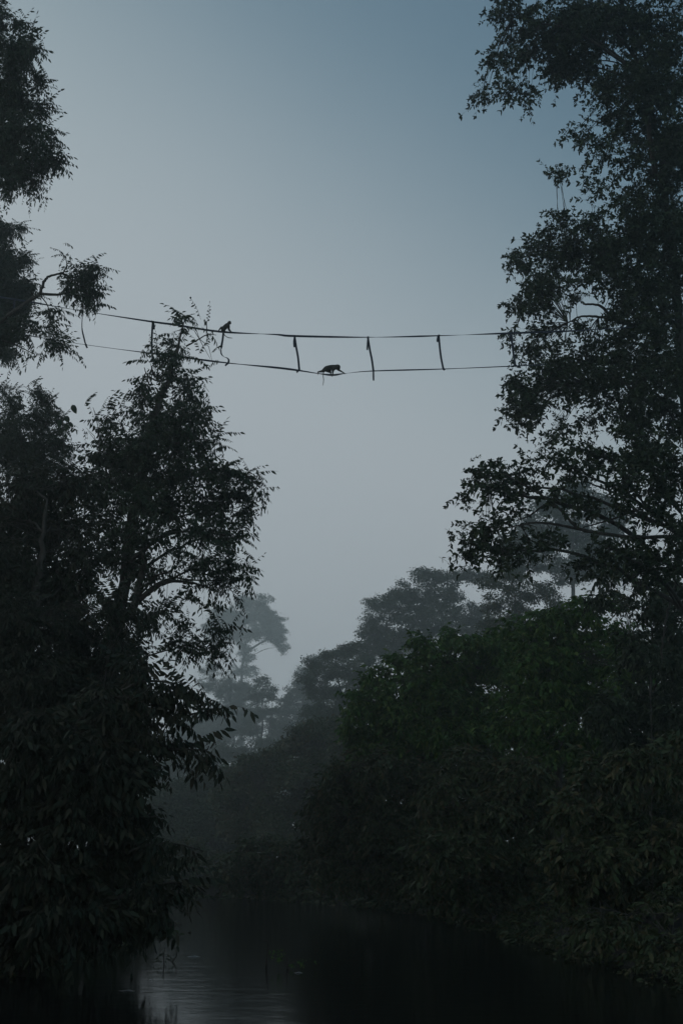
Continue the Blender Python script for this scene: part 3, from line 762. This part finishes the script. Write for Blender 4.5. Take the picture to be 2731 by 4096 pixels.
# ------------------------------------------------------------------ monkeys
def monkey(name, label, chains, balls, mat, at, voxel=0.004):
    bm = bmesh.new()
    mb = MB()
    for pts, rad in chains:
        n = max(10, 6 * len(pts))
        path = smooth_path(pts, n)
        rr = np.interp(np.linspace(0, 1, n), np.linspace(0, 1, len(rad)), rad)
        mb.tube(path, rr, 12)
        for e, r_ in ((path[0], rr[0]), (path[-1], rr[-1])):
            balls = balls + [(e, (r_, r_, r_))]
    for c, rad in balls:
        mt = Matrix.Translation(Vector(c)) @ Matrix.Diagonal((*rad, 1))
        bmesh.ops.create_icosphere(bm, subdivisions=3, radius=1.0, matrix=mt)
    bv = np.array([v.co[:] for v in bm.verts])
    bf = np.array([[v.index for v in f.verts] for f in bm.faces])
    bm.free()
    me = bpy.data.meshes.new(name)
    V = np.vstack(mb.v + [bv])
    off = sum(len(x) for x in mb.v)
    F = [tuple(int(i) for i in q) for blk in mb.f for q in blk] + [tuple(int(i) + off for i in q) for q in bf]
    me.from_pydata([tuple(map(float, p)) for p in V - np.array(at)], [], F)
    o = bpy.data.objects.new(name, me)
    C.objects.link(o)
    o.location = at
    md = o.modifiers.new('r', 'REMESH')
    md.mode = 'VOXEL'
    md.voxel_size = voxel
    ms = o.modifiers.new('s', 'SMOOTH')
    ms.iterations = 2
    ms.factor = 0.5
    dg = bpy.context.evaluated_depsgraph_get()
    ev = bpy.data.meshes.new_from_object(o.evaluated_get(dg))
    o.modifiers.clear()
    o.data = ev
    ev.name = name
    ev.materials.clear()
    ev.materials.append(mat)
    ev.polygons.foreach_set('use_smooth', np.ones(len(ev.polygons), dtype=bool))
    return tag(o, label, 'monkey')


def digits(wrist, tip, spread_y, n=4, r=0.0058, curl=(0, 0, -0.03)):
    """four fingers and a thumb closing over the strap below the hand"""
    out = []
    w_, t_ = np.array(wrist), np.array(tip)
    d = t_ - w_
    cu = np.array(curl)
    for k in range(n):
        y = (k - (n - 1) / 2) * spread_y
        ln = (0.86, 1.0, 0.97, 0.8)[k]
        a = w_ + np.array([0, y * 0.5, 0]) + d * 0.3
        out.append(([a, w_ + np.array([0, y, 0]) + d * 0.75 * ln + cu * 0.2, w_ + np.array([0, y * 1.05, 0]) + d * ln + cu], [r, r, r * 0.75]))
    a = w_ + np.array([0, -spread_y * 1.2, 0]) + d * 0.1
    out.append(([a, a + np.array([0, -spread_y * 0.9, -0.006]) + d * 0.3, a + np.array([0, -spread_y * 0.6, -0.018]) + d * 0.45 + cu * 0.6], [r * 1.1, r, r * 0.8]))
    return out


def A(cx, cy, dy=0.0):
    return np.array(P(1200 + cx / 6.272, 1400 + cy / 6.272, YB + dy))


u = YB / FPX / CP / 6.272
ch = [
    ([A(590, 505), A(650, 468), A(745, 452), A(840, 440), A(910, 425), A(945, 415)], [.040, .066, .080, .076, .060, .044]),          # trunk and neck
    ([A(930, 405), A(958, 412), A(972, 440)], [.046, .048, .040]),                                                        # skull
    ([A(965, 440), A(985, 455), A(990, 463)], [.030, .024, .017]),                                                         # muzzle
    ([A(600, 505, -.045), A(560, 530, -.05), A(500, 542, -.05), A(452, 552, -.035)], [.050, .036, .026, .017]),            # stretched hind leg
    ([A(450, 550, -.035), A(454, 575, -.02), A(462, 597, 0)], [.016, .014, .013]),
    ([A(660, 500, .05), A(715, 530, .05), A(762, 555, .045)], [.052, .040, .030]),                                        # planted hind leg
    ([A(762, 552, .045), A(768, 580, .03), A(772, 612, .0)], [.026, .018, .015]),
    ([A(860, 455, -.055), A(830, 505, -.06), A(818, 555, -.045)], [.044, .032, .025]),                                      # near arm
    ([A(818, 555, -.045), A(820, 590, -.03), A(826, 618, -.005)], [.023, .018, .015]),
    ([A(920, 450, .05), A(958, 492, .055), A(1000, 518, .045)], [.040, .030, .023]),                                       # reaching arm
    ([A(1000, 518, .045), A(1060, 552, .025), A(1108, 580, .0)], [.023, .018, .014]),
    ([A(598, 530), A(586, 575), A(580, 625, -.05), A(582, 690, -.06), A(592, 745, -.06), A(584, 820, -.06), A(573, 890, -.06)], [.020, .013, .011, .0105, .010, .009, .006]),
]
ch += digits(A(462, 592, 0), A(448, 618, 0), .009, curl=(0, 0, -.012))
ch += digits(A(776, 606, 0), A(812, 650, 0), .009)
ch += digits(A(828, 610, 0), A(862, 640, 0), .009, curl=(-.01, 0, -.012))
ch += digits(A(1108, 578, 0), A(1126, 594, 0), .008, curl=(.004, 0, -.012))
balls = [(A(1000, 408), (.012, .034, .010)), (A(945, 425, -.045), (.014, .008, .017)), (A(945, 425, .045), (.014, .008, .017)), (A(985, 440, -.012), (.008, .008, .008)), (A(990, 468), (.016, .022, .010))]
monkey('long_tailed_monkey', 'long-tailed monkey walking on all fours along the lower strap of the bridge', ch, balls, M['fur'], P(1325, 1494, YB))


def B(cx, cy, dy=0.0):
    return np.array(P(800 + cx / 7.84, 1240 + cy / 7.84, YB + dy))


ch = [
    ([B(725, 620), B(760, 570), B(815, 515), B(868, 465), B(895, 435)], [.052, .064, .066, .058, .040]),
    ([B(905, 420), B(918, 400), B(928, 390)], [.040, .045, .043]),
    ([B(940, 405, .02), B(962, 410, .03), B(958, 432, .03)], [.030, .022, .016]),
    ([B(715, 610, -.05), B(690, 560, -.07), B(672, 545, -.08)], [.046, .036, .026]),          # raised knee, left leg
    ([B(676, 545, -.08), B(630, 590, -.05), B(592, 645, -.01)], [.026, .020, .014]),
    ([B(750, 620, .04), B(758, 650, .02), B(742, 690, .0)], [.046, .036, .020]),              # other leg under the belly
    ([B(742, 690, .0), B(738, 730, -.01), B(742, 765, -.015)], [.020, .018, .012]),
    ([B(895, 470, -.04), B(908, 535, -.05), B(915, 595, -.04)], [.036, .028, .021]),          # near arm
    ([B(915, 595, -.04), B(945, 640, -.02), B(975, 680, .0)], [.021, .017, .013]),
    ([B(880, 480, .05), B(895, 560, .06), B(905, 625, .04)], [.034, .026, .020]),              # far arm
    ([B(905, 625, .04), B(955, 660, .03), B(1000, 690, .0)], [.020, .016, .012]),
    ([B(728, 655), B(745, 725, .03), B(775, 785, .05), B(850, 848, .06), B(930, 874, .06), B(985, 876, .06), B(1018, 888, .06)], [.020, .012, .011, .0105, .010, .009, .006]),
]
ch += digits(B(592, 640, 0), B(578, 668, 0), .009, curl=(0, 0, -.014))
ch += digits(B(742, 755, -.015), B(728, 790, -.02), .008, curl=(0, 0, -.01))
ch += digits(B(972, 678, 0), B(985, 712, 0), .008, curl=(0, 0, -.014))
ch += digits(B(1000, 688, 0), B(1022, 715, 0), .008, curl=(0, 0, -.014))
balls = [(B(880, 385, -.02), (.012, .010, .015)), (B(938, 352, .0), (.012, .010, .012)), (B(955, 395, .025), (.010, .018, .010)), (B(700, 640, -.01), (.03, .034, .026))]
monkey('long_tailed_monkey', 'monkey crouching on the upper strap above the leafy tree top, tail curled below', ch, balls, M['fur'], P(893, 1327, YB))

# ------------------------------------------------------------------ vines, big leaves, things in the water
def vine(name, label, pts, r, mat, n=40, cat='vine'):
    mb = MB()
    path = smooth_path([P(*a) for a in pts], n, r * 0.4)
    mb.tube(path, np.linspace(1, .6, n) * r, 6, .08)
    o = mb.build(name, mat)
    return tag(o, label, cat)


vine('hanging_vine', 'thick slanting liana hanging under the boughs at the right edge', [(2722, 2225, 32), (2712, 2300, 32), (2690, 2370, 32), (2672, 2430, 32), (2655, 2520, 32), (2645, 2640, 32)], .035, M['bark'])
vine('hanging_vine', 'thin straight vine dropping to the water in front of the right bank', [(2600, 2700, 24), (2603, 2900, 24), (2606, 3100, 24), (2604, 3300, 24), (2608, 3500, 24), (2606, 3640, 24)], .007, M['bark'])
vine('hanging_vine', 'short bare slanting stem in the black thicket at lower left', [(155, 3370, 17.5), (180, 3420, 17.5), (215, 3455, 17.5), (250, 3490, 17.5)], .006, M['bark'])
vine('hanging_vine', 'thin curving vine at the far left edge of the dark mass', [(72, 2890, 19), (62, 2960, 19), (48, 3020, 19), (20, 3080, 19), (-20, 3130, 19)], .006, M['bark'])


def heart_leaf(px, py, ln, wd, ang, parent, Y, tilt=.25):
    m_ = mpp(Y)
    L, W = ln * m_, wd * m_
    t = np.linspace(0, 1, 9)
    prof = W * 1.02 * t ** 0.45 * (1 - t) ** 0.95
    up = np.stack([prof, 0.25 * prof, -t * L + 0.12 * W * (t < .15)], -1)
    mid = np.stack([0 * t, 0.10 * W * np.sin(t * 3), -t * L], -1)
    dn = np.stack([-prof, 0.25 * prof, -t * L + 0.12 * W * (t < .15)], -1)
    v = np.vstack([up, mid, dn])
    ca, sa = math.cos(ang), math.sin(ang)
    v = np.stack([v[:, 0] * ca - v[:, 2] * sa, v[:, 1] + tilt * v[:, 2], v[:, 0] * sa + v[:, 2] * ca], -1) + np.array(P(px, py, Y))
    f = [(i, i + 1, i + 10, i + 9) for i in range(8)] + [(i + 9, i + 10, i + 19, i + 18) for i in range(8)]
    o = np_mesh('leaf', v, f, M['leaf_dark'], parent, True)
    sm = o.modifiers.new('thick', 'SOLIDIFY')
    sm.thickness = 0.002
    return o


Yv = 37.5
cv = thing('climbing_vine', 'climbing vine with a few large heart-shaped leaves standing out against the sky at left', 'vine', P(258, 1790, Yv))
mb = MB()
mb.tube(smooth_path([P(258, 1800, Yv), P(254, 1740, Yv), P(252, 1690, Yv), P(262, 1660, Yv), P(288, 1630, Yv)], 26, .006), np.linspace(.016, .006, 26), 6)
mb.build('stem', M['bark'], cv)
for a in [(291, 1622, 44, 27, .46), (264, 1666, 34, 26, .5), (244, 1680, 36, 28, -.2), (262, 1700, 28, 20, .9), (261, 1738, 20, 15, .5), (278, 1690, 30, 18, .7)]:
    heart_leaf(*a, cv, Yv)


def rp(px, py):
    """point on the water surface at a photo pixel"""
    u_, v_ = (px - 1365.5) / FPX, (2048.0 - py) / FPX
    d = Vector((u_, CP - v_ * SP, SP + v_ * CP))
    return CAM + d * (-CAM.z / d.z)


def snag(label, pts, r, mat='stick', depth=.3):
    """stick poking out of the river; pts are photo pixels, first one at the waterline"""
    w0 = rp(*pts[0])
    pp = [w0 + Vector((0, 0, -depth)), w0] + [P(a[0], a[1], w0.y) for a in pts[1:]]
    mb = MB()
    path = smooth_path(pp, 24, r * .3)
    mb.tube(path, np.linspace(1, .45, 24) * r, 7, .07)
    return tag(mb.build('snag', M[mat], None), label, 'stick')


snag('thin bent dark stick poking up from the river left of the pale streaks', [(692, 3850), (706, 3826), (704, 3800), (686, 3770)], .012)
snag('upright dark stick standing in the river with a bent top', [(1065, 3862), (1068, 3820), (1073, 3780), (1070, 3764), (1056, 3763)], .016)


def add_streak(label, px, py, wpx, hpx):  # thin pale tapered streak laid along the water surface
    c = rp(px, py)
    m_ = mpp(c.y)
    n = 26
    t = np.linspace(-1, 1, n)
    mb = MB()
    pts = np.stack([t * wpx * m_ / 2, 0.03 * np.sin(t * 5), 0.004 * np.cos(t * 4)], -1) + np.array([c.x, c.y, .006])
    mb.tube(pts, np.clip((1 - t ** 2), .06, 1) * hpx * m_ / 4.5, 6, .15)
    return tag(mb.build('water_streak', M['pale_streak'], None), label, 'reed')


add_streak('pale thin streak lying flat on the water, the longer one left of the sticks', 775, 3827, 54, 5)
add_streak('short pale streak lying right beside the leafy snag', 1193, 3892, 36, 5)
add_streak('faint pale sliver lying close to the left shore shadow', 602, 3921, 13, 3)
add_streak('thin pale line on the water at the edge of the left reflection', 508, 3964, 66, 3)

sg = thing('leafy_snag', 'half-sunk leafy twig with green leaves standing out of the river near the middle', 'branch', rp(1150, 3870))
w0 = rp(1150, 3875)
mb = MB()
for pts in ([(1150, 3875), (1148, 3840), (1145, 3800)], [(1150, 3870), (1170, 3850), (1200, 3838)], [(1150, 3868), (1140, 3850), (1128, 3835)]):
    mb.tube(smooth_path([P(a[0], a[1], w0.y) for a in pts], 12), np.linspace(.010, .004, 12), 6)
mb.build('stem', M['stick'], sg)
pp = np.array([P(a[0] + random.uniform(-8, 8), a[1] + random.uniform(-8, 8), w0.y + random.uniform(-.08, .08)) for a in [(1145, 3800), (1150, 3815), (1148, 3830), (1172, 3850), (1185, 3842), (1200, 3836), (1150, 3858), (1140, 3850), (1132, 3840)]])
n = len(pp)
v, f, _ = stamp('oval', pp, rng.uniform(0, 6.28, n), rng.uniform(-.3, .6, n), np.full(n, .42))
np_mesh('leaves', v, f, M['leaf_green'], sg)
sg = thing('leafy_snag', 'small dark leafy twig drooping into the river beside the left thicket', 'branch', rp(657, 3860))
w0 = rp(657, 3862)
mb = MB()
mb.tube(smooth_path([P(a[0], a[1], w0.y) for a in [(657, 3868), (656, 3830), (660, 3790)]], 12), np.linspace(.010, .005, 12), 6)
mb.build('stem', M['stick'], sg)
pp = np.array([P(657 + random.uniform(-9, 9), y, w0.y + random.uniform(-.06, .06)) for y in (3795, 3808, 3820, 3832, 3845, 3855)])
n = len(pp)
v, f, _ = stamp('droop', pp, rng.uniform(0, 6.28, n), rng.uniform(-.5, .4, n), np.full(n, .36))
np_mesh('leaves', v, f, M['leaf_dark'], sg)

# ------------------------------------------------------------------ ground cover and the forest behind
n = 32000
yy = 12 + 95 * rng.random(n) ** 1.5
side = rng.random(n) < .5
xl, xr = np.interp(yy, LB[:, 0], LB[:, 1]), np.interp(yy, RB[:, 0], RB[:, 1])
off = rng.random(n) ** 2 * 10 - .5
xx = np.where(side, xl - off, xr + off)
zz = ground_h(xx, yy) + rng.uniform(.05, .55, n)
v, f, _ = stamp('bush', np.stack([xx, yy, zz], -1), rng.uniform(0, 6.28, n), rng.uniform(-.1, .9, n), np.clip(yy / 45, .45, 1.1) * rng.uniform(.8, 1.3, n))
o = np_mesh('undergrowth', v, f, M['leaf_olive'])
tag(o, 'low dark undergrowth covering both river banks', 'undergrowth', None, 'stuff')

n = 5200
m_ = 3400
bx = np.concatenate([rng.uniform(6, 62, m_), rng.uniform(-52, -9, m_)])
by = np.concatenate([rng.uniform(60, 108, m_), rng.uniform(24, 44, m_)])
keep = (bank_d(bx, by) > 2) & ((bx > 5) | (bx < -0.150 * by - 1.0))
bx, by = bx[keep], by[keep]
hgt = 7.0 + 1.5 * np.sin(bx * .5) + 1.2 * np.sin(by * .8 + bx * .3)
bz = ground_h(bx, by) + 0.4 + hgt * rng.random(len(bx))
v, f, _ = stamp('far', np.stack([bx, by, bz], -1), rng.uniform(0, 6.28, len(bx)), rng.uniform(-.2, .2, len(bx)), rng.uniform(.9, 1.5, len(bx)))
o = np_mesh('understorey', v, f, M['leaf_olive'])
tag(o, 'dark forest understorey massed behind the trees on both banks', 'forest', None, 'stuff')
az_ = rng.uniform(R(-62), R(58), n)
dist = rng.uniform(520, 580, n)
fx, fy = np.sin(az_) * dist, np.cos(az_) * dist
top = 36 + 7 * np.sin(az_ * 17) + 3 * np.sin(az_ * 41 + 1) + rng.normal(0, 1.5, n)
fz = ground_h(fx, fy) * 0 + 2 + np.clip(top, 4, 50) * rng.random(n) ** .6
v, f, _ = stamp('far', np.stack([fx, fy, fz], -1), rng.uniform(0, 6.28, n), rng.uniform(-.2, .2, n), rng.uniform(4.0, 6.5, n))
o = np_mesh('far_forest', v, f, M['leaf_far'])
tag(o, 'far wood fading into the fog beyond the river bend', 'forest', None, 'stuff')
# ------------------------------------------------------------------ mist, sky, sun, camera
HAZE = 0.00150
bm = bmesh.new()
bmesh.ops.create_cube(bm, size=1.0, matrix=Matrix.Translation((0, 255, 40)) @ Matrix.Diagonal((1160, 730, 84, 1)))
me = bpy.data.meshes.new('haze')
bm.to_mesh(me)
bm.free()
hz = bpy.data.objects.new('haze', me)
C.objects.link(hz)
tag(hz, 'thin morning mist filling the river valley', 'mist', None, 'stuff')
hm = bpy.data.materials.new('mist')
hm.use_nodes = True
nt = hm.node_tree
nt.nodes.clear()
out = nt.nodes.new('ShaderNodeOutputMaterial')
pv = nt.nodes.new('ShaderNodeVolumePrincipled')
pv.inputs['Color'].default_value = (0.86, 0.93, 0.93, 1)
pv.inputs['Density'].default_value = HAZE
pv.inputs['Anisotropy'].default_value = 0.74
nt.links.new(pv.outputs['Volume'], out.inputs['Volume'])
hm.volume_intersection_method = 'FAST' if hasattr(hm, 'volume_intersection_method') else hm.volume_intersection_method
me.materials.append(hm)

SUN_EL, SUN_AZ = R(14), R(-46)      # azimuth clockwise from the view direction
wd = bpy.data.worlds.new('World')
bpy.context.scene.world = wd
wd.use_nodes = True
nt = wd.node_tree
bg = nt.nodes['Background']
sky = nt.nodes.new('ShaderNodeTexSky')
sky.sky_type = 'NISHITA'
sky.sun_disc = False
sky.sun_elevation = SUN_EL
sky.sun_rotation = SUN_AZ
sky.air_density = 1.2
sky.dust_density = 3.0
sky.ozone_density = 3.0
tint = nt.nodes.new('ShaderNodeMix')
tint.data_type = 'RGBA'
tint.blend_type = 'MULTIPLY'
tint.inputs['Factor'].default_value = 1.0
tint.inputs[7].default_value = (0.65, 0.74, 0.66, 1)
nt.links.new(sky.outputs['Color'], tint.inputs[6])
# pale fog bank low in the sky, thicker towards the left, thinning to clear dawn sky overhead
tc = nt.nodes.new('ShaderNodeTexCoord')
dot = nt.nodes.new('ShaderNodeVectorMath')
dot.operation = 'DOT_PRODUCT'
dot.inputs[1].default_value = (0.5, 0.0, 1.0)
nz = nt.nodes.new('ShaderNodeTexNoise')
nz.inputs['Scale'].default_value = 2.2
nz.inputs['Detail'].default_value = 4
add = nt.nodes.new('ShaderNodeMath')
add.operation = 'MULTIPLY_ADD'
add.inputs[1].default_value = 0.10
mr = nt.nodes.new('ShaderNodeMapRange')
mr.interpolation_type = 'SMOOTHSTEP'
mr.inputs['From Min'].default_value = 0.30
mr.inputs['From Max'].default_value = 0.64
fog = nt.nodes.new('ShaderNodeMix')
fog.data_type = 'RGBA'
fog.inputs[6].default_value = (3.20, 3.56, 3.82, 1)
nt.links.new(tc.outputs['Generated'], dot.inputs[0])
nt.links.new(tc.outputs['Generated'], nz.inputs['Vector'])
nt.links.new(nz.outputs['Fac'], add.inputs[0])
nt.links.new(dot.outputs['Value'], add.inputs[2])
nt.links.new(add.outputs[0], mr.inputs['Value'])
nt.links.new(mr.outputs['Result'], fog.inputs[0])
nt.links.new(tint.outputs[2], fog.inputs[7])
nt.links.new(fog.outputs[2], bg.inputs['Color'])
bg.inputs["Strength"].default_value = 0.13

sl = bpy.data.lights.new('sun', 'SUN')
sl.energy = 0.10
sl.angle = R(12)
sl.color = (1.0, 0.95, 0.88)
so = bpy.data.objects.new('sun', sl)
C.objects.link(so)
sd = Vector((math.sin(SUN_AZ) * math.cos(SUN_EL), math.cos(SUN_AZ) * math.cos(SUN_EL), math.sin(SUN_EL)))
so.rotation_euler = (-sd).to_track_quat('-Z', 'Y').to_euler()
so.location = sd * 60

cd = bpy.data.cameras.new('camera')
cd.sensor_fit = 'VERTICAL'
cd.sensor_height = 36.0
cd.sensor_width = 24.0
cd.lens = 50.0
cd.clip_end = 3000
co = bpy.data.objects.new('camera', cd)
C.objects.link(co)
co.location = CAM
co.rotation_euler = (R(90) + PITCH, 0, 0)
sc = bpy.context.scene
sc.camera = co
sc.view_settings.view_transform = 'Standard'
sc.view_settings.look = 'None'
sc.view_settings.exposure = 0.0
sc.view_settings.gamma = 1.0
sc.render.engine = 'CYCLES'
cy = sc.cycles
cy.use_denoising = True
cy.denoiser = 'OPENIMAGEDENOISE'
cy.max_bounces = 5
cy.diffuse_bounces = 2
cy.glossy_bounces = 2
cy.volume_bounces = 1
cy.transmission_bounces = 2
cy.use_adaptive_sampling = True
cy.adaptive_threshold = 0.02
cy.caustics_reflective = False
cy.caustics_refractive = False
